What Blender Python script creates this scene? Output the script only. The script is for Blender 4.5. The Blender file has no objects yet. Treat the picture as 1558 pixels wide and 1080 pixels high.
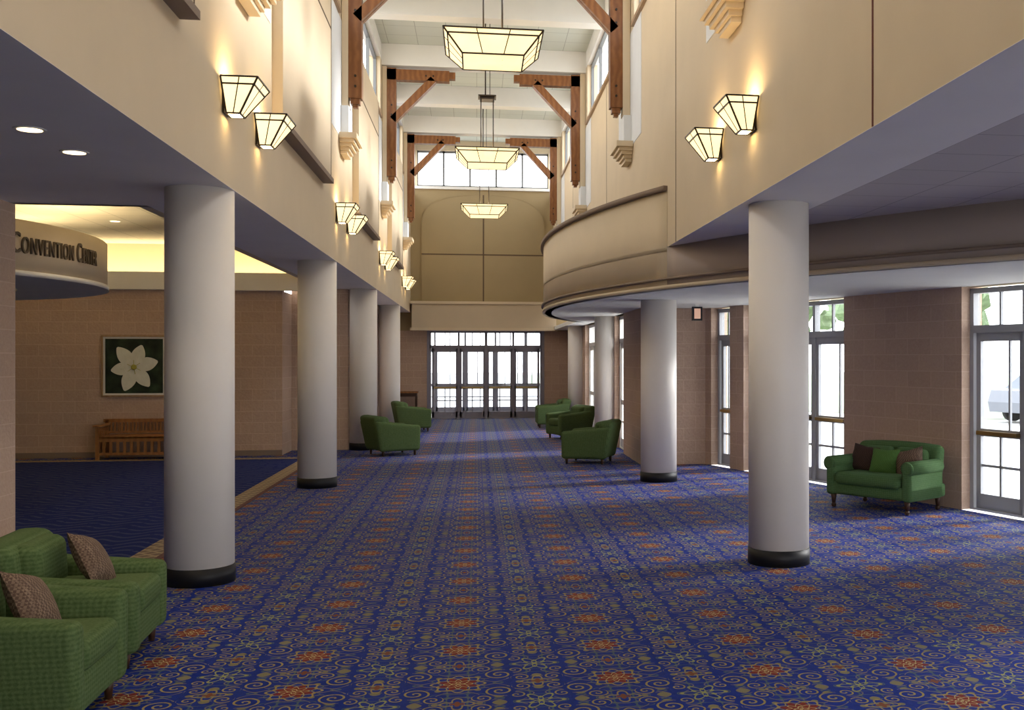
import bpy, bmesh, math, random
from mathutils import Matrix, Vector
random.seed(4)
sc = bpy.context.scene
PI = math.pi
# ------------------------------------------------------------------ node helpers
class N:
    def __init__(s, name):
        s.mat = bpy.data.materials.new(name); s.mat.use_nodes = True
        s.nt = s.mat.node_tree; s.nt.nodes.clear()
        s.out = s.nt.nodes.new('ShaderNodeOutputMaterial')
    def n(s, t, **k):
        x = s.nt.nodes.new(t)
        for a, b in k.items(): setattr(x, a, b)
        return x
    def put(s, sock, v):
        if isinstance(v, bpy.types.NodeSocket): s.nt.links.new(v, sock)
        elif isinstance(v, (tuple, list)) and len(v) == 3 and sock.type == 'RGBA': sock.default_value = (*v, 1)
        else: sock.default_value = v
    def m(s, op, a, b=None, c=None):
        x = s.n('ShaderNodeMath', operation=op)
        s.put(x.inputs[0], a)
        if b is not None: s.put(x.inputs[1], b)
        if c is not None: s.put(x.inputs[2], c)
        return x.outputs[0]
    def mix(s, f, a, b):
        x = s.n('ShaderNodeMix', data_type='RGBA')
        s.put(x.inputs[0], f); s.put(x.inputs[6], a); s.put(x.inputs[7], b)
        return x.outputs[2]
    def co(s): return s.n('ShaderNodeTexCoord').outputs['Object']
    def xyz(s, v=None):
        x = s.n('ShaderNodeSeparateXYZ'); s.put(x.inputs[0], v or s.co()); return x.outputs
    def comb(s, a, b, c=0.0):
        x = s.n('ShaderNodeCombineXYZ'); s.put(x.inputs[0], a); s.put(x.inputs[1], b); s.put(x.inputs[2], c); return x.outputs[0]
    def noise(s, scale, detail=3, v=None):
        x = s.n('ShaderNodeTexNoise'); s.put(x.inputs['Vector'], v or s.co()); x.inputs['Scale'].default_value = scale
        x.inputs['Detail'].default_value = detail; return x.outputs['Fac']
    def bump(s, h, st=.3, d=.01):
        x = s.n('ShaderNodeBump'); s.put(x.inputs['Height'], h); x.inputs['Strength'].default_value = st; x.inputs['Distance'].default_value = d
        return x.outputs[0]
    def bsdf(s, col, rough=.7, metal=0, normal=None, emis=None, es=0, spec=.3, sheen=0):
        p = s.n('ShaderNodeBsdfPrincipled')
        s.put(p.inputs['Base Color'], col); s.put(p.inputs['Roughness'], rough); p.inputs['Metallic'].default_value = metal
        p.inputs['Specular IOR Level'].default_value = spec
        p.inputs['Sheen Weight'].default_value = sheen
        if normal is not None: s.put(p.inputs['Normal'], normal)
        if emis is not None:
            s.put(p.inputs['Emission Color'], emis); s.put(p.inputs['Emission Strength'], es)
        s.nt.links.new(p.outputs[0], s.out.inputs[0]); return s.mat

def paint(name, col, rough=.75, var=.06, scale=2.0):
    g = N(name); f = g.noise(scale, 4)
    c = g.mix(f, tuple(x*(1-var) for x in col), tuple(min(1, x*(1+var)) for x in col))
    return g.bsdf(c, rough, normal=g.bump(g.noise(180, 2), .08, .002))

M_cream = paint('cream_plaster', (.65, .54, .385))
M_cream2 = paint('cream_panel_plaster', (.58, .48, .345))
M_tan = paint('tan_plaster', (.36, .275, .15))
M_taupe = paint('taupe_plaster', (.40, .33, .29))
M_soffit = paint('pale_soffit_paint', (.83, .79, .78))
M_white = paint('white_paint', (.78, .76, .72))
M_niche_daylit = paint('niche_painted_daylight', (.72, .74, .76))  # bluish white, daylight on the wall above the capitals put into the colour
M_col = paint('column_paint', (.80, .75, .70), rough=.55)
M_black = paint('black_base', (.008, .008, .010), rough=.5)
M_trim = paint('taupe_trim', (.24, .18, .14))
M_rust = paint('rust_seam', (.13, .03, .02))
M_groove = paint('shadow_groove', (.12, .08, .05))
M_frame = paint('grey_frame_paint', (.42, .43, .45), rough=.45)
M_mull = paint('clerestory_mullion', (.20, .21, .22), rough=.5)
M_frame2 = paint('door_frame_lavender', (.27, .26, .32), rough=.45)
M_concrete = paint('pale_concrete', (.6, .6, .58), var=.1)
M_bronze = paint('dark_bronze', (.03, .02, .012), rough=.4)
M_brass = N('brass').bsdf((.5, .35, .14), .3, 1)
M_legs = paint('dark_leg_wood', (.05, .022, .012), rough=.4)
M_tyre = paint('tyre_rubber', (.02, .02, .02))
M_carp = paint('car_paint', (.22, .24, .28), rough=.25)
M_carg = paint('car_glass', (.03, .035, .04), rough=.1)
M_letters = paint('bronze_letters', (.13, .10, .07), rough=.5)

def wood(name, a, b, sc_=3.0):
    g = N(name); w = g.n('ShaderNodeTexWave', wave_type='BANDS', bands_direction='X')
    g.put(w.inputs['Vector'], g.co()); w.inputs['Scale'].default_value = sc_; w.inputs['Distortion'].default_value = 6; w.inputs['Detail'].default_value = 3
    f = g.m('MULTIPLY', w.outputs['Fac'], g.noise(9, 4))
    return g.bsdf(g.mix(f, a, b), .42)
M_timber = wood('timber_redwood', (.18, .068, .022), (.30, .13, .045))
M_bench = wood('oak_bench_wood', (.28, .12, .04), (.42, .20, .07))
M_frameoak = wood('picture_frame_wood', (.34, .22, .12), (.44, .30, .18))

def block(name, mode):
    g = N(name); o = g.xyz()
    h = o[0] if mode == 'x' else o[1]
    br = g.n('ShaderNodeTexBrick'); br.offset = 0.5
    g.put(br.inputs['Vector'], g.comb(h, o[2]))
    br.inputs['Scale'].default_value = 1; br.inputs['Mortar Size'].default_value = .006
    br.inputs['Brick Width'].default_value = .41; br.inputs['Row Height'].default_value = .205
    g.put(br.inputs['Color1'], (.48, .335, .25)); g.put(br.inputs['Color2'], (.42, .29, .215)); g.put(br.inputs['Mortar'], (.56, .41, .32))
    nz = g.noise(28, 5); nz2 = g.noise(90, 3)
    c = g.mix(g.m('MULTIPLY', g.m('MULTIPLY', nz, nz2), 1.3), br.outputs['Color'], (.62, .46, .36))
    return g.bsdf(c, .85, normal=g.bump(g.m('ADD', g.m('MULTIPLY', br.outputs['Fac'], -.5), nz), .6, .012))
M_blkx = block('split_face_block_x', 'x'); M_blky = block('split_face_block_y', 'y')

def tile(name, col, s=.6, line=.012):
    g = N(name); o = g.xyz()
    def ln(v):
        f = g.m('FRACT', g.m('DIVIDE', v, s)); return g.m('LESS_THAN', f, line/s)
    l = g.m('MAXIMUM', ln(o[0]), ln(o[1]))
    return g.bsdf(g.mix(l, col, tuple(x*.6 for x in col)), .85)
M_tile = tile('acoustic_tile_white', (.60, .63, .57))
M_tileL = tile('acoustic_tile_lobby', (.68, .61, .48))
M_tileP = tile('acoustic_tile_lavender', (.55, .50, .50))

# ---- patterned carpet
def carpet():
    g = N('patterned_carpet'); o = g.xyz(); x, y = o[0], o[1]
    px, py = .875, .68
    X = g.m('DIVIDE', g.m('ADD', x, .10), px); Y = g.m('DIVIDE', g.m('SUBTRACT', y, 5.89), py)
    def cell(a, off): return g.m('SUBTRACT', g.m('FRACT', g.m('ADD', a, off)), .5)
    def pol(dx, dy):
        r = g.m('SQRT', g.m('ADD', g.m('MULTIPLY', dx, dx), g.m('MULTIPLY', dy, dy)))
        return r, g.m('ARCTAN2', dy, dx)
    def polar(ox, oy): return pol(g.m('MULTIPLY', cell(X, ox), px), g.m('MULTIPLY', cell(Y, oy), py))
    def ring(r, th, r0, a, n, w, ph=0):
        t = g.m('COSINE', g.m('ADD', g.m('MULTIPLY', th, n), ph))
        return g.m('LESS_THAN', g.m('ABSOLUTE', g.m('SUBTRACT', r, g.m('MULTIPLY_ADD', t, a, r0))), w)
    def disc(r, th, r0, a, n, ph=0):
        t = g.m('COSINE', g.m('ADD', g.m('MULTIPLY', th, n), ph))
        return g.m('LESS_THAN', r, g.m('MULTIPLY_ADD', t, a, r0))
    mx = lambda a, b: g.m('MAXIMUM', a, b)
    mul = lambda a, b: g.m('MULTIPLY', a, b)
    r, th = polar(.5, .5)
    r2, th2 = polar(0., 0.)
    r3, th3 = polar(0., .5); r4, th4 = polar(.5, 0.)
    blue = g.mix(g.noise(30, 4), (.003, .014, .14), (.006, .032, .30))
    gold = g.mix(g.noise(60, 2), (.18, .135, .045), (.42, .33, .13))
    pale = (.10, .15, .10)
    def spiral(ax, ay, pitch, rad, wdt, sgn=1):
        dx = g.m('SUBTRACT', mul(g.m('ABSOLUTE', cell(X, .5)), px), ax*px)
        dy = g.m('SUBTRACT', mul(g.m('ABSOLUTE', cell(Y, .5)), py), ay*py)
        rr, tt = pol(dx, dy)
        f = g.m('FRACT', g.m('ADD', g.m('DIVIDE', rr, pitch), g.m('MULTIPLY', tt, sgn/(2*PI))))
        return mul(g.m('LESS_THAN', f, wdt), g.m('LESS_THAN', rr, rad)), rr, tt
    sa, ra, ta = spiral(.26, .22, .045, .082, .27)
    sb, rb, tb = spiral(.15, .385, .036, .060, .28, -1)
    sc_, rc, tc = spiral(.395, .12, .036, .056, .28, -1)
    sd, rd, td = spiral(.36, .335, .034, .050, .28, 1)
    def cosm(a, k): return g.m('COSINE', g.m('MULTIPLY', a, 2*PI*k))
    f2 = g.m('ADD', mul(cosm(X, 4), cosm(Y, 5)), mul(cosm(X, 2), .5))
    s2 = g.m('LESS_THAN', g.m('ABSOLUTE', g.m('SUBTRACT', f2, .3)), .12)
    f3 = g.m('ADD', g.m('ADD', cosm(X, 8), cosm(Y, 6)), mul(mul(cosm(X, 2), cosm(Y, 1)), 1.2))
    s3 = g.m('GREATER_THAN', f3, 1.5)
    f4 = g.m('ADD', mul(cosm(X, 6), .8), g.m('ADD', cosm(Y, 5), mul(cosm(X, 3), cosm(Y, 2))))
    s4 = g.m('LESS_THAN', g.m('ABSOLUTE', g.m('ADD', f4, .2)), .16)
    c = g.mix(mul(s2, .6), blue, pale)
    c = g.mix(mul(s4, .55), c, gold)
    c = g.mix(mul(s3, .8), c, (.24, .21, .07))
    for (rr, tt, ss, R0) in ((rd, td, sd, .052), (rc, tc, sc_, .058), (rb, tb, sb, .062), (ra, ta, sa, .085)):
        c = g.mix(disc(rr, tt, R0, 0, 4), c, blue); c = g.mix(ss, c, gold)
    c = g.mix(disc(r, th, .132, .012, 8), c, blue)
    c = g.mix(mx(ring(r, th, .130, .018, 8, .007), ring(r, th, .108, .016, 8, .005, PI)), c, gold)
    red = g.mix(g.noise(40, 2), (.13, .014, .012), (.23, .032, .020))
    c = g.mix(disc(r, th, .092, .018, 8, PI), c, red)
    c = g.mix(mx(mx(ring(r, th, .064, .016, 8, .0045), ring(r, th, .028, .010, 4, .005)), disc(r, th, .010, 0, 4)), c, (.44, .36, .17))
    c = g.mix(disc(r2, th2, .105, .02, 6), c, blue)
    fl = mx(mx(ring(r2, th2, .085, .035, 6, .009), ring(r2, th2, .045, .02, 6, .008, PI)), disc(r2, th2, .022, .008, 6))
    c = g.mix(fl, c, (.27, .28, .11))
    fl2 = mx(ring(r3, th3, .065, .025, 4, .008), ring(r4, th4, .065, .025, 4, .008))
    c = g.mix(mul(fl2, .9), c, gold)
    c = g.mix(mx(disc(r3, th3, .03, .01, 4), disc(r4, th4, .03, .01, 4)), c, (.18, .06, .03))
    fz = g.noise(400, 2)
    return g.bsdf(c, .7, normal=g.bump(fz, .35, .004), spec=.10)
M_carpet = carpet()
def carpet2():
    g = N('lobby_wave_carpet'); o = g.xyz()
    wv = g.m('MULTIPLY', g.m('SINE', g.m('MULTIPLY', o[0], 14)), .35)
    f = g.m('FRACT', g.m('ADD', g.m('DIVIDE', o[1], .22), wv))
    l = g.m('LESS_THAN', f, .3)
    c = g.mix(g.m('MULTIPLY', l, g.m('GREATER_THAN', g.noise(9, 3), .42)), (.010, .020, .12), (.05, .06, .15))
    return g.bsdf(c, .95, normal=g.bump(g.noise(400, 2), .3, .004), spec=.1)
M_carpet2 = carpet2()
def carpet3():
    g = N('carpet_border'); o = g.xyz()
    a = g.m('FRACT', g.m('MULTIPLY', g.m('ADD', o[0], o[1]), 6)); b = g.m('FRACT', g.m('MULTIPLY', g.m('SUBTRACT', o[0], o[1]), 6))
    l = g.m('MAXIMUM', g.m('LESS_THAN', a, .3), g.m('LESS_THAN', b, .3))
    return g.bsdf(g.mix(l, (.20, .145, .11), (.36, .28, .18)), .95, spec=.1)
M_carpet3 = carpet3()
M_bred = paint('border_red', (.10, .035, .03))

def fabric(name, a, b, stripe=28):
    g = N(name); o = g.xyz()
    sn = lambda v, k: g.m('MULTIPLY_ADD', g.m('SINE', g.m('MULTIPLY', v, k*2*PI)), .5, .5)
    h = g.m('ADD', o[0], g.m('MULTIPLY', o[1], .97))
    plaid = g.m('ADD', g.m('MULTIPLY', sn(o[2], stripe), .5), g.m('MULTIPLY', sn(h, stripe*.8), .35))
    fine = g.m('MULTIPLY', g.m('GREATER_THAN', g.noise(70, 2), .52), .35)
    f = g.m('MULTIPLY', g.m('ADD', plaid, fine), .8)
    wv = g.noise(300, 2)
    return g.bsdf(g.mix(f, a, b), .9, normal=g.bump(wv, .4, .004), spec=.15)
M_green = fabric('green_woven_fabric', (.056, .096, .030), (.115, .165, .070), 42)
M_greenL = fabric('green_plaid_fabric', (.050, .110, .038), (.095, .165, .070), 46)
def pillowm(name, a, b):
    g = N(name); c = g.n('ShaderNodeTexChecker'); g.put(c.inputs['Vector'], g.co()); c.inputs['Scale'].default_value = 70
    return g.bsdf(g.mix(g.m('MULTIPLY', c.outputs['Fac'], g.noise(20, 2)), a, b), .9)
M_pb = pillowm('brown_pillow', (.09, .055, .04), (.28, .20, .14))
M_pd = pillowm('dark_brown_pillow', (.035, .018, .014), (.07, .04, .03))
M_pg = pillowm('green_pillow', (.06, .14, .03), (.10, .2, .05))

def glow(name, col, s):
    g = N(name); f = g.noise(3.5, 3)
    c = g.mix(f, tuple(x*y for x, y in zip(col, (1, .80, .55))), col)
    return g.bsdf((.8, .7, .5), .5, emis=c, es=s)
M_glow = glow('alabaster_glass_lit', (1, .84, .50), 1.9)
M_hot = glow('alabaster_glass_hot', (1, .78, .42), 24)
M_glowP = glow('alabaster_pendant_lit', (1, .86, .52), 1.7)
M_bulb = glow('lamp_lens', (1, .8, .5), 6)
M_exit = glow('exit_sign_face', (.9, .25, .2), .35)
def glassm():
    g = N('window_glass'); t = g.n('ShaderNodeBsdfTransparent'); t.inputs[0].default_value = (.98, .99, 1, 1)
    gl = g.n('ShaderNodeBsdfGlossy'); gl.inputs['Roughness'].default_value = .03
    mx = g.n('ShaderNodeMixShader'); mx.inputs[0].default_value = .04
    g.nt.links.new(t.outputs[0], mx.inputs[1]); g.nt.links.new(gl.outputs[0], mx.inputs[2]); g.nt.links.new(mx.outputs[0], g.out.inputs[0]); return g.mat
M_glass = glassm()
def leafm():
    g = N('foliage'); return g.bsdf(g.mix(g.noise(6, 5), (.09, .13, .07), (.34, .44, .26)), .8)
M_leaf = leafm(); M_bark = paint('bark', (.20, .17, .14))
M_grass = paint('grass', (.36, .42, .30), var=.2)

# ------------------------------------------------------------------ mesh builder
class MB:
    def __init__(s): s.v = []; s.f = []; s.mi = []; s.sm = []; s.mats = []
    def mid(s, m):
        if m not in s.mats: s.mats.append(m)
        return s.mats.index(m)
    def add(s, vs, fs, m, smooth=False, M=None):
        b = len(s.v); k = s.mid(m)
        for v in vs:
            v = Vector(v)
            if M is not None: v = M @ v
            s.v.append(v)
        for i, f in enumerate(fs):
            s.f.append([b+q for q in f]); s.mi.append(k); s.sm.append(smooth[i] if isinstance(smooth, list) else smooth)
    def box(s, x0, x1, y0, y1, z0, z1, m, M=None):
        vs = [(x, y, z) for z in (z0, z1) for y in (y0, y1) for x in (x0, x1)]
        s.add(vs, [(0,2,3,1),(4,5,7,6),(0,1,5,4),(2,6,7,3),(0,4,6,2),(1,3,7,5)], m, M=M)
    def frus(s, cx, cy, z0, z1, r0, r1, m, n=32, M=None, caps=True):
        vs = []
        for z, r in ((z0, r0), (z1, r1)):
            for i in range(n): a = 2*PI*i/n; vs.append((cx+r*math.cos(a), cy+r*math.sin(a), z))
        fs = [(i, (i+1) % n, n+(i+1) % n, n+i) for i in range(n)]; sm = [True]*n
        if caps: fs += [tuple(reversed(range(n))), tuple(range(n, 2*n))]; sm += [False]*2
        s.add(vs, fs, m, sm, M)
    def rod(s, p, q, r, m, n=8):
        p, q = Vector(p), Vector(q); d = q-p; L = d.length
        M = Matrix.Translation(p) @ d.to_track_quat('Z', 'Y').to_matrix().to_4x4()
        s.frus(0, 0, 0, L, r, r, m, n, M)
    def bar(s, p, q, w, h, m):
        p, q = Vector(p), Vector(q); d = q-p; L = d.length
        M = Matrix.Translation(p) @ d.to_track_quat('Z', 'Y').to_matrix().to_4x4()
        s.box(-w/2, w/2, -h/2, h/2, 0, L, m, M)
    def prism(s, pts, z0, z1, m, M=None, smooth=False):
        n = len(pts); area = sum(pts[i][0]*pts[(i+1) % n][1]-pts[(i+1) % n][0]*pts[i][1] for i in range(n))
        if area < 0: pts = pts[::-1]
        vs = [(x, y, z0) for x, y in pts]+[(x, y, z1) for x, y in pts]
        fs = [tuple(reversed(range(n))), tuple(range(n, 2*n))]+[(i, (i+1) % n, n+(i+1) % n, n+i) for i in range(n)]
        s.add(vs, fs, m, [False, False]+[smooth]*n, M)
    def rbox(s, cx, cy, cz, sx, sy, sz, r, m, M=None, seg=3, sub=2, fn=None):
        bm = bmesh.new(); bmesh.ops.create_cube(bm, size=1)
        for v in bm.verts: v.co = Vector((v.co.x*sx, v.co.y*sy, v.co.z*sz))
        r = min(r, min(sx, sy, sz)*.49)
        bmesh.ops.bevel(bm, geom=bm.edges[:], offset=r, segments=seg, profile=.5, affect='EDGES')
        if sub:
            L = [e for e in bm.edges if e.calc_length() > r*2.5]
            bmesh.ops.subdivide_edges(bm, edges=L, cuts=sub, use_grid_fill=True)
        vs = []
        for v in bm.verts:
            p = v.co+Vector((cx, cy, cz)); 
            if fn: p = fn(p)
            vs.append(p)
        bm.verts.index_update()
        s.add(vs, [[v.index for v in f.verts] for f in bm.faces], m, True, M); bm.free()
    def pillow(s, w, h, t, m, M=None, n=12):
        vs = []; fs = []
        for side in (1, -1):
            b = len(vs)
            for i in range(n+1):
                for j in range(n+1):
                    u = -1+2*i/n; v = -1+2*j/n
                    k = max(0, (1-u**2)*(1-v**2))**.45
                    pinch = 1-.10*(1-abs(u*v))*(max(abs(u), abs(v))**6)
                    vs.append((u*w/2*pinch, side*t/2*k, v*h/2*pinch))
            for i in range(n):
                for j in range(n):
                    q = [b+i*(n+1)+j, b+(i+1)*(n+1)+j, b+(i+1)*(n+1)+j+1, b+i*(n+1)+j+1]
                    fs.append(q if side == -1 else q[::-1])
        s.add(vs, fs, m, True, M)
    def obj(s, name, loc=(0, 0, 0), rz=0, parent=None):
        me = bpy.data.meshes.new(name); me.from_pydata([tuple(v) for v in s.v], [], s.f)
        for m in s.mats: me.materials.append(m)
        for i, p in enumerate(me.polygons): p.material_index = s.mi[i]; p.use_smooth = s.sm[i]
        me.update(); o = bpy.data.objects.new(name, me); sc.collection.objects.link(o)
        o.location = loc; o.rotation_euler = (0, 0, rz)
        if parent: o.parent = parent
        return o
def box(name, *a):
    b = MB(); b.box(*a); return b.obj(name)
def light(kind, name, loc, e, col=(1, .8, .55), rot=(0, 0, 0), size=.1, sy=None, spot=None):
    l = bpy.data.lights.new(name, kind); l.energy = e; l.color = col
    if kind == 'AREA':
        l.size = size
        if sy: l.shape = 'RECTANGLE'; l.size_y = sy
    else: l.shadow_soft_size = size
    if spot: l.spot_size = spot; l.spot_blend = .6
    o = bpy.data.objects.new(name, l); sc.collection.objects.link(o); o.location = loc; o.rotation_euler = rot; return o

# ------------------------------------------------------------------ layout constants
XL, XR, YE, YN = -1.94, 2.30, 31.9, -3.0
ZS, ZW, ZC = 3.16, 2.65, 8.3
D = Vector((-.3065, .952, 0)); NRM = Vector((.952, .3065, 0))   # window wall direction, outward normal
P0 = Vector((5.71, 11.8, 0))
W = lambda s, o=0: P0+D*s+NRM*o
wl = lambda s, o=0: (W(s, o).x, W(s, o).y)
# floor
b = MB(); b.prism([(-13, YN), (wl(-15)[0], YN), wl(-15), wl(6.1), (3.95, 17.7), (2.85, 17.7), (2.85, YE), (-13, YE)], -.1, 0, M_carpet); b.obj('floor')
b = MB(); b.box(-13, -3.09, 10.05, 19.5, 0, .004, M_carpet2); b.obj('carpet_lobby')
b = MB()
for (x0, x1, y0, y1) in ((-3.09, -2.86, 9.8, 19.75), (-13, -3.09, 9.8, 10.05), (-13, -3.09, 19.5, 19.75)): b.box(x0, x1, y0, y1, 0, .006, M_carpet3)
b.box(-2.86, -2.80, 9.8, 19.75, 0, .005, M_bred)
b.obj('carpet_border')

# nave side walls (fascia + clerestory)
CP = [2.6, 9.2, 15.8, 22.4, 28.9]
def navewall(name, x, out, y1):
    b = MB(); xo = x+out*.22; a, c = min(x, xo), max(x, xo)
    b.box(a, c, YN, y1, ZS, 6.75, M_cream)
    b.box(a, c, YN, y1, 7.95, ZC, M_white)
    for yc in CP: b.box(a, c, yc-.45, yc+.45, 6.75, 7.95, M_cream)
    b.box(a, c, YN, YN+.3, 6.75, 7.95, M_cream)
    return b.obj(name)
navewall('wall_left', XL, -1, YE)
navewall('wall_right', XR, 1, YE)
# clerestory sills + frames
k = 0
for x, sg in ((XL, -1), (XR, 1)):
    for i in range(len(CP)):
        y0 = CP[i]+.45; y1 = (CP[i+1]-.45) if i+1 < len(CP) else YE
        b = MB(); xa = x+sg*.08; xb = x+sg*.14; a, c = min(xa, xb), max(xa, xb)
        n = max(1, round((y1-y0)/1.3))
        for j in range(n+1):
            yy = y0+(y1-y0)*j/n; b.box(a, c, yy-.03, yy+.03, 6.75, 7.95, M_mull)
        b.box(a, c, y0, y1, 6.75, 6.81, M_mull); b.box(a, c, y0, y1, 7.89, 7.95, M_mull)
        b.box(min(x-sg*.05, x+sg*.1), max(x-sg*.05, x+sg*.1), y0, y1, 6.69, 6.75, M_frameoak)
        k += 1; b.obj('window_%d' % k)
# ceiling of nave
box('ceiling', XL-.3, XR+.3, YN, YE+.2, ZC, ZC+.15, M_tile)
n = 0
for yc in CP+[(CP[i]+CP[i+1])/2 for i in range(4)]:
    n += 1; box('ceiling_beam' if n == 1 else 'ceiling_beam.%03d' % (n-1), XL, XR, yc-.17, yc+.17, 7.86, ZC, M_white)
# raised wall panels, pilasters, capitals
def panels(x, sg, nm):
    e = lambda a, c: (min(x+sg*a, x+sg*c), max(x+sg*a, x+sg*c))
    b = MB()
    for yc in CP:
        xa, xb = e(0, .006); b.box(xa, xb, yc-1.15, min(yc+1.2, YE), 4.98, 6.69, M_niche_daylit)  # thin pale strip between panels, window light painted as colour
    for i in range(len(CP)):
        y0 = CP[i]+1.3; y1 = CP[i]+4.7
        if y1 > YE: continue
        if sg > 0:
            xa, xb = e(0, .10); b.box(xa, xb, y0, y1, 4.1, 6.66, M_cream2)
            xa, xb = e(.10, .104)
            b.box(xa, xb, y0, y1, 6.0, 6.025, M_groove)
            b.box(xa, xb, y1-.03, y1-.015, 4.1, 6.66, M_groove)
            xa, xb = e(0, .13); b.box(xa, xb, y0-.02, y1+.02, 4.04, 4.1, M_trim)
        elif i:
            xa, xb = e(0, .004); b.box(xa, xb, y0+1.55, y0+1.568, ZS if i < 2 else 3.95, 6.66, M_groove)
    b.obj('trim_panels_'+nm)
    for i, yc in enumerate(CP):
        b = MB()
        xa, xb = e(.007, .12); b.box(xa, xb, yc-.22, yc+.22, 5.02, 5.44, M_niche_daylit)
        for (p, w, z0, z1) in ((.10, .24, 4.74, 4.79), (.13, .27, 4.79, 4.84), (.17, .32, 4.84, 4.89), (.21, .36, 4.89, 4.94), (.25, .40, 4.94, 5.02)):
            xa, xb = e(0.007, p); b.box(xa, xb, yc-w, yc+w, z0, z1, M_cream)
        b.obj('pilaster_capital')
panels(XL, 1, 'left'); panels(XR, -1, 'right')
b = MB(); b.box(XR-.004, XR, 5.885, 5.905, ZS, 6.7, M_rust); b.obj('trim_seam_right')

# end wall
b = MB()
for a in ((-2.6, -1.40, 0, 2.62), (1.97, 2.85, 0, 2.62)): b.box(a[0], a[1], YE, YE+.25, a[2], a[3], M_blkx)
b.box(-2.6, 2.85, YE, YE+.25, 2.62, 6.9, M_tan)
b.box(XL-.2, -1.75, YE, YE+.25, 6.9, ZC, M_cream); b.box(2.15, XR+.2, YE, YE+.25, 6.9, ZC, M_cream)
b.box(-1.75, 2.15, YE, YE+.25, 8.0, ZC, M_cream)
b.obj('wall_end')
b = MB()
pts = [(-1.62, 3.5), (2.02, 3.5)]
for i in range(25):
    t = PI*i/24; c, s_ = math.cos(t), math.sin(t)
    pts.append((.2+1.82*(abs(c)**.8)*(1 if c > 0 else -1), 5.75+.95*(s_**.8)))
Mx = Matrix(((1, 0, 0, 0), (0, 0, -1, YE), (0, 1, 0, 0), (0, 0, 0, 1)))
b.prism(pts, 0.0, .05, M_tan, Mx)
for i in range(2, len(pts)-1):
    p, q = pts[i], pts[i+1]; b.bar((p[0], YE-.05, p[1]), (q[0], YE-.05, q[1]), .02, .02, M_tan)
b.box(.185, .225, YE-.055, YE-.05, 3.5, 6.7, M_groove); b.box(-1.62, 2.02, YE-.055, YE-.05, 4.88, 4.92, M_groove)
b.box(XL, XR, YE-.08, YE, 6.84, 6.92, M_white)
b.obj('trim_end_arch')
b = MB(); b.box(-1.88, 2.36, YE-.45, YE, 2.66, 3.42, M_cream2); b.box(-1.93, 2.41, YE-.5, YE, 3.40, 3.48, M_cream); b.box(-1.93, 2.41, YE-.5, YE, 2.62, 2.70, M_cream); b.obj('trim_door_header')
b = MB()
for i in range(6): xx = -1.75+3.9*i/5; b.box(xx-.03, xx+.03, YE+.08, YE+.14, 6.92, 8, M_mull)
b.box(-1.75, 2.15, YE+.08, YE+.14, 6.92, 6.98, M_mull); b.box(-1.75, 2.15, YE+.08, YE+.14, 7.94, 8, M_mull)
b.obj('window_end')

# ---------------------------------------------------------------- left side
b = MB(); b.box(-13, XL-.22, YN, 10, ZS, ZS+.15, M_soffit); b.box(-2.9, XL-.22, 10, YE, ZS, ZS+.15, M_soffit); b.box(XL-.22, XL, YN, YE, ZS-.002, ZS, M_soffit)
b.obj('ceiling_soffit_left')
b = MB(); b.box(-13, -2.8, 9.9, 21, 3.95, 4.05, M_tileL); b.box(-3.0, -2.9, 10, 21, ZS, 3.95, M_cream); b.box(-13, -2.9, 9.9, 10, ZS, 3.95, M_cream); b.obj('ceiling_lobby')
b = MB(); b.box(-13, -3.57, 20.3, 20.5, 0, 3.07, M_blkx); b.box(-13, -3.0, 20.16, 20.3, 3.05, 3.37, M_white); b.box(-13, -3.0, 20.3, 21, 3.15, 3.2, M_white)
b.box(-13, -2.9, 20.9, 21.0, 3.2, 3.95, M_cream); b.obj('wall_back_lobby')
b = MB(); b.box(-3.77, -3.57, 20.5, 21.5, 0, 3.05, M_blky); b.box(-3.57, -2.5, 21.3, 21.5, 0, ZS, M_blkx); b.box(-2.7, -2.5, 21.5, YE, 0, ZS, M_blky); b.obj('wall_left_corridor')
box('wall_far_left', -13.2, -13, YN, 21, 0, 4.05, M_cream)
b = MB(); b.box(-4.7, -4.03, 9.45, 10.0, 0, ZS, M_blkx); b.obj('wall_pier_left')
box('baseboard_back', -13, -3.57, 20.27, 20.3, 0, .1, M_trim)
# rear wall added out of view, opening sized for the daylight it lets in
b = MB(); b.box(-13, 1.6, YN-.2, YN, 0, ZS+.1, M_cream); b.box(-13, 10.6, YN-.2, YN, ZS, ZC+.1, M_cream)
for xx in (1.64, 3.5, 5.4, 7.3, 9.2): b.box(xx-.04, xx+.04, YN-.12, YN-.04, 0, ZS, M_frame)
b.box(1.6, 10.5, YN-.12, YN-.04, 2.1, 2.2, M_frame)
b.obj('wall_rear_unseen')

# sign drum
CX, CY, R = -9.4, 14.3, 4.5
def arcring(b, cx, cy, r0, r1, a0, a1, z0, z1, m, n=64):
    vs = []; 
    for i in range(n+1):
        a = a0+(a1-a0)*i/n
        for r, z in ((r0, z0), (r1, z0), (r1, z1), (r0, z1)): vs.append((cx+r*math.cos(a), cy+r*math.sin(a), z))
    fs = []; sm = []
    for i in range(n):
        p, q = 4*i, 4*i+4
        for k_ in range(4):
            l = (k_+1) % 4; fs.append((p+k_, q+k_, q+l, p+l)); sm.append(k_ in (1, 3))
    fs += [(0, 1, 2, 3), (4*n+3, 4*n+2, 4*n+1, 4*n)]; sm += [False]*2
    b.add(vs, fs, m, sm)
b = MB()
arcring(b, CX, CY, R-.12, R, -PI, PI, 2.80, 3.38, M_cream, 128)
arcring(b, CX, CY, R-1.1, R+.02, -PI, PI, 2.74, 2.80, M_white, 128)
arcring(b, CX, CY, R-1.1, R-1.0, -PI, PI, 2.80, 3.1, M_white, 128)
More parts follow.
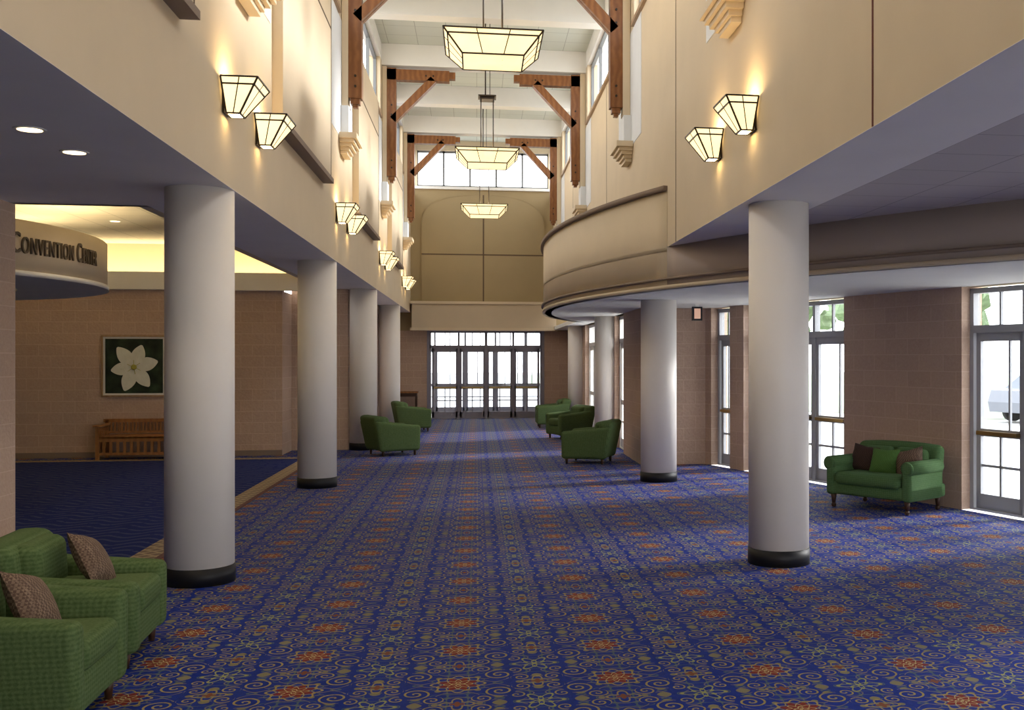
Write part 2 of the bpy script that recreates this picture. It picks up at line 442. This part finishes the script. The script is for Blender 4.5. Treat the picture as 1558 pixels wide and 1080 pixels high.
for a in (-1.9, 1.2, 2.4, -2.4): b.rod((CX+(R-.5)*math.cos(a), CY+(R-.5)*math.sin(a), 2.8), (CX+(R-.5)*math.cos(a), CY+(R-.5)*math.sin(a), 3.95), .02, M_bronze)
drum = b.obj('convention_center_sign')
cu = bpy.data.curves.new('letters', 'FONT'); cu.body = 'Convention Center'; cu.size = .34; cu.extrude = .012
cu.small_caps_scale = .8; cu.space_character = 1.12
for ch in cu.body_format: ch.use_small_caps = True
to = bpy.data.objects.new('letters_tmp', cu); sc.collection.objects.link(to)
bpy.context.view_layer.update()
me = bpy.data.meshes.new_from_object(to.evaluated_get(bpy.context.evaluated_depsgraph_get()))
bpy.data.objects.remove(to)
xs = [v.co.x for v in me.vertices]; x0, x1 = min(xs), max(xs)
A0, A1 = math.radians(-20.3), math.radians(3.5)
for v in me.vertices:
    a = A0+(A1-A0)*(v.co.x-x0)/(x1-x0); r = R+.015+v.co.z
    v.co = Vector((CX+r*math.cos(a), CY+r*math.sin(a), 3.0+v.co.y))
me.materials.clear(); me.materials.append(M_letters)
lo = bpy.data.objects.new('letters', me); sc.collection.objects.link(lo); lo.parent = drum

# ---------------------------------------------------------------- right side
DX, DY, DR = 18.2, 18.6, 17.0
def arcp(y0, y1, n, r=DR):
    out = []
    for i in range(n+1):
        y = y0+(y1-y0)*i/n; out.append((DX-math.sqrt(max(0, r*r-(y-DY)**2)), y))
    return out
YA = 12.6; YB = 24.6
pts = arcp(5.4, YB, 60, DR-.02)
b = MB(); b.prism(pts+[(XR, YE), (2.85, YE), (2.85, 17.6), (3.9, 17.6), wl(-6.6)], ZW, ZW+.1, M_white); b.obj('ceiling_soffit_right')
def arcwall(b, y0, y1, t0, t1, z0, z1, m, n=40):
    a = lambda y: math.atan2(y-DY, -math.sqrt(DR*DR-(y-DY)**2))
    aa, ab = a(y0), a(y1)
    if aa < 0: aa += 2*PI
    if ab < 0: ab += 2*PI
    arcring(b, DX, DY, DR+t0, DR+t1, aa, ab, z0, z1, m, n)
b = MB()
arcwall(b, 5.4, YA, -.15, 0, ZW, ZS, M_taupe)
arcwall(b, YA, YB, -.15, 0, ZW, 3.84, M_cream)
arcwall(b, YA, YB, -1.2, 0, 3.1, 3.15, M_cream)
b.obj('wall_curved_balcony')
b = MB(); arcwall(b, 5.4, YB, -.03, .04, 2.75, 2.78, M_trim, 80); arcwall(b, 5.4, YB, -.03, .02, 2.645, 2.69, M_cream2, 80)
arcwall(b, YA, YB, -.2, .05, 3.84, 3.90, M_trim); b.obj('trim_balcony')
b = MB(); b.prism([(XR+.22, YN), (wl(-15)[0]+.3, YN), wl(-15, .3), wl(-2, .1), wl(6.0, .1), (XR+.22, 17.6)], ZS, ZS+.12, M_tileP)
b.box(XR, XR+.22, YN, YA+.1, ZS-.003, ZS, M_soffit); b.box(XR+.22, XR+.7, YN, 12.9, ZS-.003, ZS, M_soffit); b.obj('ceiling_right')

# window wall
ang = math.atan2(D.y, D.x)
Mw = Matrix.Translation(P0) @ Matrix.Rotation(ang, 4, 'Z')
def localbox(b, s0, s1, o0, o1, z0, z1, m): b.box(s0, s1, -o1, -o0, z0, z1, m, Mw)
b = MB()
for s0, s1 in ((0, 2.25), (4.83, 5.25), (5.85, 6.15), (-4.7, -2.45), (-9.4, -7.15), (-15, -14.2)):
    localbox(b, s0, s1, 0, .32, 0, ZW, M_blky)
localbox(b, -15, 6.1, 0.02, .32, ZW, ZS+.1, M_cream)
b.obj('wall_windows_right')
b = MB(); b.box(2.75, 3.95, 17.55, 17.75, 0, ZW, M_blkx); b.obj('wall_right_return')
b = MB()
for y0, y1 in ((17.75, 19.7), (21.0, 23.9), (26.8, YE)): b.box(2.75, 3.0, y0, y1, 0, ZW, M_blky)
b.box(2.75, 3.0, 17.75, YE, ZW, ZS, M_cream)
b.obj('wall_right_corridor')

def glazed(name, M, width, leaves, H=2.63, mat=None, bars=True, zt=2.1):
    mat = mat or M_frame; b = MB(); t = .05
    def bx(x0, x1, z0, z1, th=t, m=None): b.box(x0, x1, -th/2, th/2, z0, z1, m or mat, M)
    bx(0, .06, 0, H, .1); bx(width-.06, width, 0, H, .1); bx(0, width, H-.06, H, .1); bx(0, width, zt, zt+.09, .1); bx(0, width, 0, .025, .1)
    lw = (width-.12)/leaves
    for i in range(leaves):
        x0 = .06+lw*i; x1 = x0+lw
        if i: bx(x0-.03, x0+.03, 0, H, .09)
        bx(x0+.02, x0+.09, .02, zt); bx(x1-.09, x1-.02, .02, zt); bx(x0+.02, x1-.02, zt-.1, zt); bx(x0+.02, x1-.02, .02, .2); bx(x0+.02, x1-.02, .88, .97)
        xm = (x0+x1)/2
        bx(xm-.015, xm+.015, .2, .88, .03); bx(x0+.05, x1-.05, .52, .55, .03); bx(xm-.015, xm+.015, zt+.09, H, .04)
        bx(x0+.24, x0+.265, .97, zt-.1, .03)
        if bars: b.box(x0+.08, x1-.08, .05, .09, .90, .945, M_brass, M); b.box(x0+.08, x0+.11, .02, .06, .90, .945, M_brass, M); b.box(x1-.11, x1-.08, .02, .06, .90, .945, M_brass, M)
        b.box(x0+.03, x1-.03, -.004, .004, .1, H-.05, M_glass, M)
    return b.obj(name)
inset = .18
def Mloc(s): return Matrix.Translation(W(s, inset)) @ Matrix.Rotation(ang, 4, 'Z')
glazed('door_1', Mloc(-2.45), 2.45, 3); glazed('door_2', Mloc(2.25), 2.58, 3); glazed('door_3', Mloc(5.25), .6, 1)
glazed('door_4', Mloc(-7.15), 2.45, 3); glazed('door_5', Mloc(-14.2), 4.8, 5)
R90 = Matrix.Rotation(PI/2, 4, 'Z')
glazed('window_corridor_1', Matrix.Translation((2.9, 19.7, 0)) @ R90, 1.3, 1, mat=M_white, bars=False)
glazed('window_corridor_2', Matrix.Translation((2.9, 23.9, 0)) @ R90, 2.9, 3, mat=M_white, bars=False)
R180 = Matrix.Rotation(PI, 4, 'Z')
glazed('door_end', Matrix.Translation((1.97, YE+.1, 0)) @ R180, 3.37, 4, H=2.62, mat=M_frame2)
b = MB(); b.box(-1.46, -1.38, YE-.02, YE+.02, 0, 2.64, M_frame2); b.box(1.95, 2.03, YE-.02, YE+.02, 0, 2.64, M_frame2); b.box(.24, .33, YE-.0, YE+.1, 0, 2.62, M_frame2); b.obj('trim_door_end')
# vestibule
b = MB(); b.box(-2.6, -2.4, YE+.25, 35, 0, 2.7, M_cream); b.box(2.65, 2.85, YE+.25, 35, 0, 2.7, M_cream); b.obj('wall_vestibule')
box('floor_vestibule', -2.6, 2.85, YE, 35, -.1, 0, M_concrete)
box('ceiling_vestibule', -2.6, 2.85, YE+.25, 35.1, 2.7, 2.8, M_white)
glazed('door_vestibule', Matrix.Translation((2.64, 35, 0)) @ R180, 5.03, 5, H=2.69, mat=M_frame2, bars=False)

# ---------------------------------------------------------------- columns
for x, ys, h in ((-2.21, (8.92, 15.25, 21.35, 27.7), ZS), (2.64, (9.0,), ZS), (2.65, (15.25, 21.35, 27.7), ZW)):
    for y in ys:
        b = MB(); b.frus(0, 0, .14, h, .265, .263, M_col, 64); b.frus(0, 0, 0, .14, .272, .272, M_black, 64); b.obj('column', (x, y, 0))
for x in (-2.21, 2.65):
    b = MB(); b.frus(0, 0, .14, ZS, .265, .263, M_col, 64); b.frus(0, 0, 0, .14, .272, .272, M_black, 64); b.obj('column', (x, -2.2, 0))

# ---------------------------------------------------------------- timber trusses
for yc in CP[1:]:
    b = MB()
    for xw, sg in ((XL+.10, 1), (XR-.12, -1)):
        e = lambda a, c: (min(xw+sg*a, xw+sg*c), max(xw+sg*a, xw+sg*c))
        a, c = e(0, .19)
        b.box(a, c, yc-.1, yc+.1, 5.58, 7.82, M_timber)
        b.box(a+.03, c-.03, yc-.075, yc+.075, 5.50, 5.58, M_timber); b.box(a+.06, c-.06, yc-.05, yc+.05, 5.45, 5.50, M_timber)
        a, c = e(0, 1.28); b.box(a, c, yc-.1, yc+.1, 7.58, 7.80, M_timber)
        a, c = e(1.28, 1.40); b.box(a, c, yc-.08, yc+.08, 7.64, 7.78, M_timber)
        for dy in (-.055, .055):
            b.bar((xw+sg*.12, yc+dy, 6.75), (xw+sg*.95, yc+dy, 7.62), .09, .15, M_timber)
        a, c = e(-.09 if sg > 0 else -.11, 0); b.box(a, c, yc-.12, yc+.12, 5.46, 7.85, M_cream)
        for z in (6.85, 7.05, 5.9, 5.75): b.rod((xw+sg*.1, yc-.12, z), (xw+sg*.1, yc+.12, z), .018, M_bronze)
        for xx in (.8, .95): b.rod((xw+sg*xx, yc-.12, 7.68), (xw+sg*xx, yc+.12, 7.68), .018, M_bronze)
    b.obj('timber_truss')

# ---------------------------------------------------------------- sconces
def lampshell(b, T, Bt, z1, z0, mat, fr, nx, rim=.045, hot=None):
    def cor(t):
        q = [T[i]*(t)+Bt[i]*(1-t) for i in range(4)]; z = z0+(z1-z0)*t
        return [Vector((q[0], q[2], z)), Vector((q[1], q[2], z)), Vector((q[1], q[3], z)), Vector((q[0], q[3], z))]
    lo_, hi = cor(0), cor(1)
    b.add(lo_+hi, [(0, 1, 5, 4), (1, 2, 6, 5), (2, 3, 7, 6), (3, 0, 4, 7)], mat)
    b.add(lo_, [(3, 2, 1, 0)], hot or mat)
    tm = 1-rim/(z1-z0); md = cor(tm)
    for L in (lo_, hi, md):
        for i in range(4): b.bar(L[i], L[(i+1) % 4], fr, fr, M_bronze)
    for i in range(4): b.bar(lo_[i], hi[i], fr, fr, M_bronze)
    for i in range(4):
        j = (i+1) % 4
        for q in nx: b.bar(lo_[i].lerp(lo_[j], q), hi[i].lerp(hi[j], q), fr*.6, fr*.6, M_bronze)
for yc in CP:
    for side in (1, -1):
        for dy in (-.62, .62):
            if side == -1 and yc > 12: continue
            b = MB()
            lampshell(b, (.02, .29, -.23, .23), (.03, .13, -.085, .085), .125, -.125, M_glow, .012, (.5,), rim=.05, hot=M_hot)
            b.box(0, .02, -.1, .1, -.12, .12, M_bronze)
            x = XL if side == 1 else XR
            b.obj('wall_sconce', (x, yc+dy, 3.82), 0 if side == 1 else PI)
            light('POINT', 'sconce_light', (x+side*.12, yc+dy, 3.915), 15, (1, .72, .39), size=.04)

# ---------------------------------------------------------------- pendants
for yc in (5.8, 12.5, 19.25, 26.1):
    b = MB(); w, w2 = .56, .35
    lampshell(b, (-w, w, -w, w), (-w2, w2, -w2, w2), .115, -.115, M_glowP, .016, (.33, .67), rim=.05)
    for sx in (-.11, .11):
        for sy in (-.11, .11): b.rod((sx, sy, -.115), (sx, sy, 1.1), .009, M_bronze)
    b.box(-.13, .13, -.13, .13, 1.07, 1.10, M_bronze); b.box(-.16, .16, -.16, .16, 1.12, 1.14, M_bronze)
    b.rod((-.03, 0, 1.1), (-.03, 0, ZC-5.4), .012, M_bronze); b.rod((.05, 0, 1.1), (.05, 0, ZC-5.4), .006, M_bronze)
    b.box(-.12, .12, -.12, .12, ZC-5.4-.05, ZC-5.4, M_bronze)
    b.obj('pendant_lantern', (.19, yc, 5.40))
    light('POINT', 'pendant_light', (.19, yc, 5.50), 40, (1, .82, .55), size=.12)

# recessed downlights
for (x, y, z) in [(-2.6, 4.6, ZS), (-2.6, 5.9, ZS), (-2.62, 6.7, ZS), (-2.62, 7.4, ZS), (-5, 5, ZS), (-5.5, 8, ZS), (-4.2, 13.5, 3.95), (-5.6, 17.5, 3.95), (-8, 17.5, 3.95)]:
    b = MB(); b.frus(0, 0, -.006, 0, .085, .09, M_white, 32); b.frus(0, 0, -.008, -.006, .068, .068, M_bulb, 32); b.obj('recessed_downlight', (x, y, z))
    light('SPOT', 'downlight', (x, y, z-.03), 26, (1, .80, .55), size=.06, spot=1.9)
# lobby cove lighting
light('AREA', 'cove_light', (-7.5, 20.62, 3.26), 110, (1, .83, .50), rot=(PI, 0, 0), size=9, sy=.12)
light('AREA', 'cove_light_side', (-3.1, 15, 3.3), 14, (1, .80, .42), rot=(PI, 0, 0), size=.1, sy=9)
for a in (-50, -25, 0, 25, 50):
    r_ = R-.55; light('POINT', 'drum_cove_light', (CX+r_*math.cos(math.radians(a)), CY+r_*math.sin(math.radians(a)), 3.15), 55, (1, .84, .52), size=.1)
# hazy low daylight from beyond the window wall
sl = light('SUN', 'sun', (30, 20, 20), 9.0, (1, .97, .93), rot=Vector((-.90, -.25, -.46)).to_track_quat('-Z', 'Y').to_euler())
sl.data.angle = math.radians(14)

# ---------------------------------------------------------------- furniture
def armchair(x, y, rz, pillow=True, w=.80, d=.80, ah=.58):
    b = MB()
    def fl(p):
        q = p.copy(); q.x *= 1+.16*(q.z-.1)
        if q.y > 0: q.y += .20*(q.z-.1)*(q.y/.4)
        return q
    def armf(p):
        q = p.copy()
        if q.z > .35: q.z += .08*max(0, q.y)/.4+(-.02 if q.y < -.25 else 0)
        return fl(q)
    b.rbox(0, 0, .20, w-.06, d-.06, .20, .03, M_green, fn=fl)
    for sx in (-1, 1): b.rbox(sx*(w/2-.075), 0.0, .09+(ah-.09)/2, .15, d-.02, ah-.09, .055, M_green, fn=armf, seg=4)
    b.rbox(0, d/2-.10, .42, w-.06, .19, .64, .07, M_green, fn=fl, seg=4)
    b.rbox(0, -.09, .37, w-.28, d-.20, .17, .06, M_green, seg=4)
    b.rbox(0, .20, .56, w-.30, .15, .32, .065, M_green, seg=4, fn=fl)
    for sx in (-1, 1):
        for sy in (-1, 1): b.frus(sx*(w/2-.09), sy*(d/2-.09), 0, .11, .018, .03, M_legs, 12)
    if pillow: b.pillow(.34, .34, .14, M_pb, Matrix.Translation((.03, -.04, .58)) @ Matrix.Rotation(-.55, 4, 'X') @ Matrix.Rotation(.35, 4, 'Y'))
    return b.obj('armchair', (x, y, 0), rz)
H90 = PI/2
armchair(-2.23, 5.60, H90+.02, True, ah=.59)
armchair(-2.34, 6.76, H90+.06, True, ah=.53)
armchair(-1.55, 20.15, H90+.45, False)
armchair(-1.55, 26.6, H90+.2, False)
armchair(1.92, 18.1, -H90-.35, False)
armchair(2.04, 23.6, -H90+.35, False)
armchair(1.93, 27.6, -H90, False)

def loveseat(x, y, rz, w=1.22, d=.86):
    b = MB()
    b.rbox(0, 0, .24, w-.04, d-.1, .16, .03, M_greenL)
    b.rbox(0, -.09, .36, w-.32, d-.18, .15, .06, M_greenL, seg=4, sub=3)
    def bk(p):
        q = p.copy(); q.y += .16*(q.z-.3); q.z += .03*(1-(q.x/(w/2))**2)*(1 if q.z > .6 else 0); return q
    b.rbox(0, d/2-.16, .47, w-.06, .17, .58, .075, M_greenL, fn=bk, seg=4, sub=4)
    for sx in (-1, 1): b.rbox(sx*.235, d/2-.28, .54, .45, .15, .32, .07, M_greenL, fn=bk, seg=4)
    for sx in (-1, 1):
        b.rbox(sx*(w/2-.085), -.03, .34, .13, d-.14, .38, .04, M_greenL)
        Mx_ = Matrix.Translation((sx*(w/2-.07), -d/2+.05, .53)) @ Matrix.Rotation(-PI/2, 4, 'X')
        b.frus(0, 0, 0, d-.2, .085, .085, M_greenL, 24, Mx_)
        b.frus(0, 0, -.015, 0, .055, .085, M_greenL, 24, Mx_)
        for sy in (-1, 1):
            fx, fy = sx*(w/2-.10), sy*(d/2-.10)
            b.frus(fx, fy, .05, .17, .022, .038, M_legs, 16); b.frus(fx, fy, .02, .05, .032, .022, M_legs, 16); b.frus(fx, fy, 0, .02, .02, .032, M_legs, 16)
    T = Matrix.Translation; Rx = lambda a: Matrix.Rotation(a, 4, 'X'); Ry = lambda a: Matrix.Rotation(a, 4, 'Y')
    b.pillow(.38, .33, .14, M_pd, T((-.34, .06, .57)) @ Rx(-.3) @ Ry(.12))
    b.pillow(.38, .32, .14, M_pg, T((.0, -.02, .56)) @ Rx(-.35))
    b.pillow(.38, .33, .14, M_pb, T((.32, .02, .57)) @ Rx(-.35) @ Ry(-.3))
    return b.obj('loveseat', (x, y, 0), rz)
loveseat(4.86, 12.06, -math.atan2(.82, .57))

# bench
b = MB(); L = 1.7; dp = .5
for sx in (0, L):
    for yy in (0, dp): b.box(sx-.03, sx+.03, yy-.03, yy+.03, 0, .58 if yy == 0 else .68, M_bench)
    b.rbox(sx, dp/2-.02, .60, .12, dp+.12, .03, .01, M_bench, sub=0)
    b.box(sx-.015, sx+.015, 0, dp, .12, .18, M_bench); b.box(sx-.015, sx+.015, 0, dp, .50, .56, M_bench)
    for i in range(5): yy = .06+.095*i; b.box(sx-.01, sx+.01, yy, yy+.04, .18, .5, M_bench)
b.box(0, L, -.02, .0, .32, .40, M_bench); b.box(0, L, -.02, dp, .38, .42, M_bench); b.box(0, L, -.01, .01, .08, .13, M_bench)
b.box(-.06, L+.06, dp-.03, dp+.03, .64, .70, M_bench); b.box(0, L, dp-.02, dp+.02, .44, .48, M_bench)
for i in range(27): xx = .06+i*.06; b.box(xx, xx+.025, dp-.01, dp+.01, .46, .66, M_bench)
for i in range(14): xx = .08+i*.115; b.box(xx, xx+.05, -.01, .01, .13, .33, M_bench)
b.obj('slatted_bench', (-6.60, 19.72, .006))

# framed flower picture
b = MB(); S = 1.12
b.box(0, S, -.02, 0, 0, S, M_black)
for a in ((0, S, 0, .03), (0, S, S-.03, S), (0, .03, 0, S), (S-.03, S, 0, S)): b.box(a[0], a[1], -.05, 0, a[2], a[3], M_frameoak)
M_mat = paint('picture_mat', (.75, .74, .7)); b.box(.03, S-.03, -.024, -.02, .03, S-.03, M_mat)
def fl_bg():
    g = N('picture_foliage'); f = g.m('POWER', g.noise(3.5, 3), 3.0); return g.bsdf(g.mix(g.m('MULTIPLY', f, 2.5), (.004, .006, .006), (.045, .075, .04)), .5)
b.box(.065, S-.065, -.028, -.024, .065, S-.065, fl_bg())
def petm():
    g = N('lily_petal'); return g.bsdf(g.mix(g.noise(9, 3), (.66, .66, .54), (.88, .88, .78)), .6)
pm = petm(); pc = paint('lily_centre', (.45, .42, .08)); pv = paint('petal_vein', (.52, .55, .42))
for kk, (a, ln, wd) in enumerate(((.25, .42, .125), (1.25, .42, .12), (2.25, .46, .125), (3.30, .40, .115), (4.35, .46, .125), (5.35, .44, .12))):
    cx, cz = .56, .54; vs = [(cx, -.03-.002*kk, cz)]; n = 20; ring_ = []
    for i in range(n+1):
        t = i/n; r_ = ln*(.06+t*.94); ww = wd*math.sin(PI*min(1, t*.92+.06))**.8
        ring_.append((r_, ww))
    for sg in (1, -1):
        for (r_, ww) in (ring_ if sg == 1 else ring_[::-1]):
            vs.append((cx+r_*math.cos(a)-sg*ww*math.sin(a), -.030-.002*kk, cz+r_*math.sin(a)+sg*ww*math.cos(a)))
    m_ = len(vs)
    b.add(vs, [(0, i, i+1) for i in range(1, m_-1)]+[(0, m_-1, 1)], pm)
    b.bar((cx, -.031-.002*kk, cz), (cx+ln*.8*math.cos(a), -.031-.002*kk, cz+ln*.8*math.sin(a)), .008, .001, pv)
b.frus(0, 0, 0, .006, .05, .03, pc, 16, Matrix.Translation((.56, -.044, .54)) @ Matrix.Rotation(PI/2, 4, 'X'))
for a in (.6, 1.6, 2.7, 3.8, 4.9, 5.8): b.bar((.56, -.048, .54), (.56+.13*math.cos(a), -.05, .54+.13*math.sin(a)), .012, .006, pc)
b.obj('framed_flower_picture', (-6.72, 20.30, 1.10))

# console table at end
b = MB(); b.box(0, .75, 0, .4, .78, .83, M_bench); b.box(.03, .72, .03, .37, .68, .78, M_legs)
for xx in (.03, .67):
    for yy in (.03, .32): b.box(xx, xx+.05, yy, yy+.05, 0, .68, M_legs)
b.obj('console_table', (-2.45, 31.35, 0))

# exit sign
b = MB(); b.box(-.03, .03, -.02, .02, .22, .25, M_white); b.box(-.08, .08, -.03, .03, 0, .22, M_black); b.box(-.05, .05, -.034, -.03, .03, .19, M_exit); b.obj('exit_sign', (3.47, 16.4, ZW-.25))

# ---------------------------------------------------------------- outside
box('ground_outside', -60, 90, -60, 140, -.3, -.12, M_concrete)
b = MB(); b.prism([(16, 31), (60, 20), (60, 120), (4, 120), (4, 50), (9, 40)], -.12, -.10, M_grass); b.obj('lawn')
def tree(x, y, h):
    b = MB(); b.frus(0, 0, 0, h*.5, .22, .14, M_bark, 10)
    for i in range(60):
        a = random.uniform(0, 2*PI); rr = random.uniform(0, h*.32); z = h*random.uniform(.36, 1.0); r0 = h*random.uniform(.05, .10)
        bm = bmesh.new(); bmesh.ops.create_icosphere(bm, subdivisions=2, radius=r0)
        vs = [v.co*random.uniform(.6, 1.25)+Vector((rr*math.cos(a), rr*math.sin(a), z)) for v in bm.verts]
        bm.verts.index_update(); b.add(vs, [[v.index for v in f.verts] for f in bm.faces], M_leaf); bm.free()
    b.obj('tree', (x, y, -.099))
for t in ((22, 33, 7), (17, 38, 8), (27, 40, 8), (12, 42, 7.5), (20, 50, 9)): tree(*t)
def car(x, y, rz):
    b = MB(); Mx_ = Matrix.Rotation(PI/2, 4, 'X')
    prof = [(-2.2, .3), (2.2, .3), (2.25, .6), (2.1, .82), (1.2, .92), (.55, 1.38), (-.9, 1.42), (-1.6, 1.0), (-2.15, .95), (-2.28, .6)]
    b.prism(prof, -.85, .85, M_carp, Mx_)
    b.prism([(1.0, .95), (.5, 1.32), (-.85, 1.35), (-1.4, 1.0)], -.86, .86, M_carg, Mx_)
    for xx in (-1.35, 1.4):
        for sg in (-1, 1): b.frus(xx, 0, -.1+sg*.78, .1+sg*.78, .33, .33, M_tyre, 24, Mx_ @ Matrix.Translation((0, .33, 0)))
    b.obj('parked_car', (x, y, -.10), rz)
car(17.6, 29.5, .3)

# ---------------------------------------------------------------- world / camera
w = bpy.data.worlds.new('world'); sc.world = w; w.use_nodes = True
nt = w.node_tree; bg = nt.nodes['Background']
tc = nt.nodes.new('ShaderNodeTexCoord'); sp = nt.nodes.new('ShaderNodeSeparateXYZ'); rp = nt.nodes.new('ShaderNodeValToRGB')
nt.links.new(tc.outputs['Generated'], sp.inputs[0]); nt.links.new(sp.outputs[2], rp.inputs[0]); nt.links.new(rp.outputs[0], bg.inputs[0])
rp.color_ramp.elements[0].color = (1, .99, .97, 1); rp.color_ramp.elements[1].color = (.45, .50, .58, 1)
bg.inputs[1].default_value = 7.5

cd = bpy.data.cameras.new('camera'); co = bpy.data.objects.new('camera', cd); sc.collection.objects.link(co)
cd.sensor_width = 36; cd.lens = 36*1600/1558; cd.shift_x = -186/1558; cd.shift_y = 5/1558
co.location = (0, 0, 1.8); co.rotation_euler = (PI/2, 0, -math.atan(.15)); cd.clip_end = 400
sc.camera = co
sc.view_settings.view_transform = 'Standard'
sc.view_settings.exposure = -.3
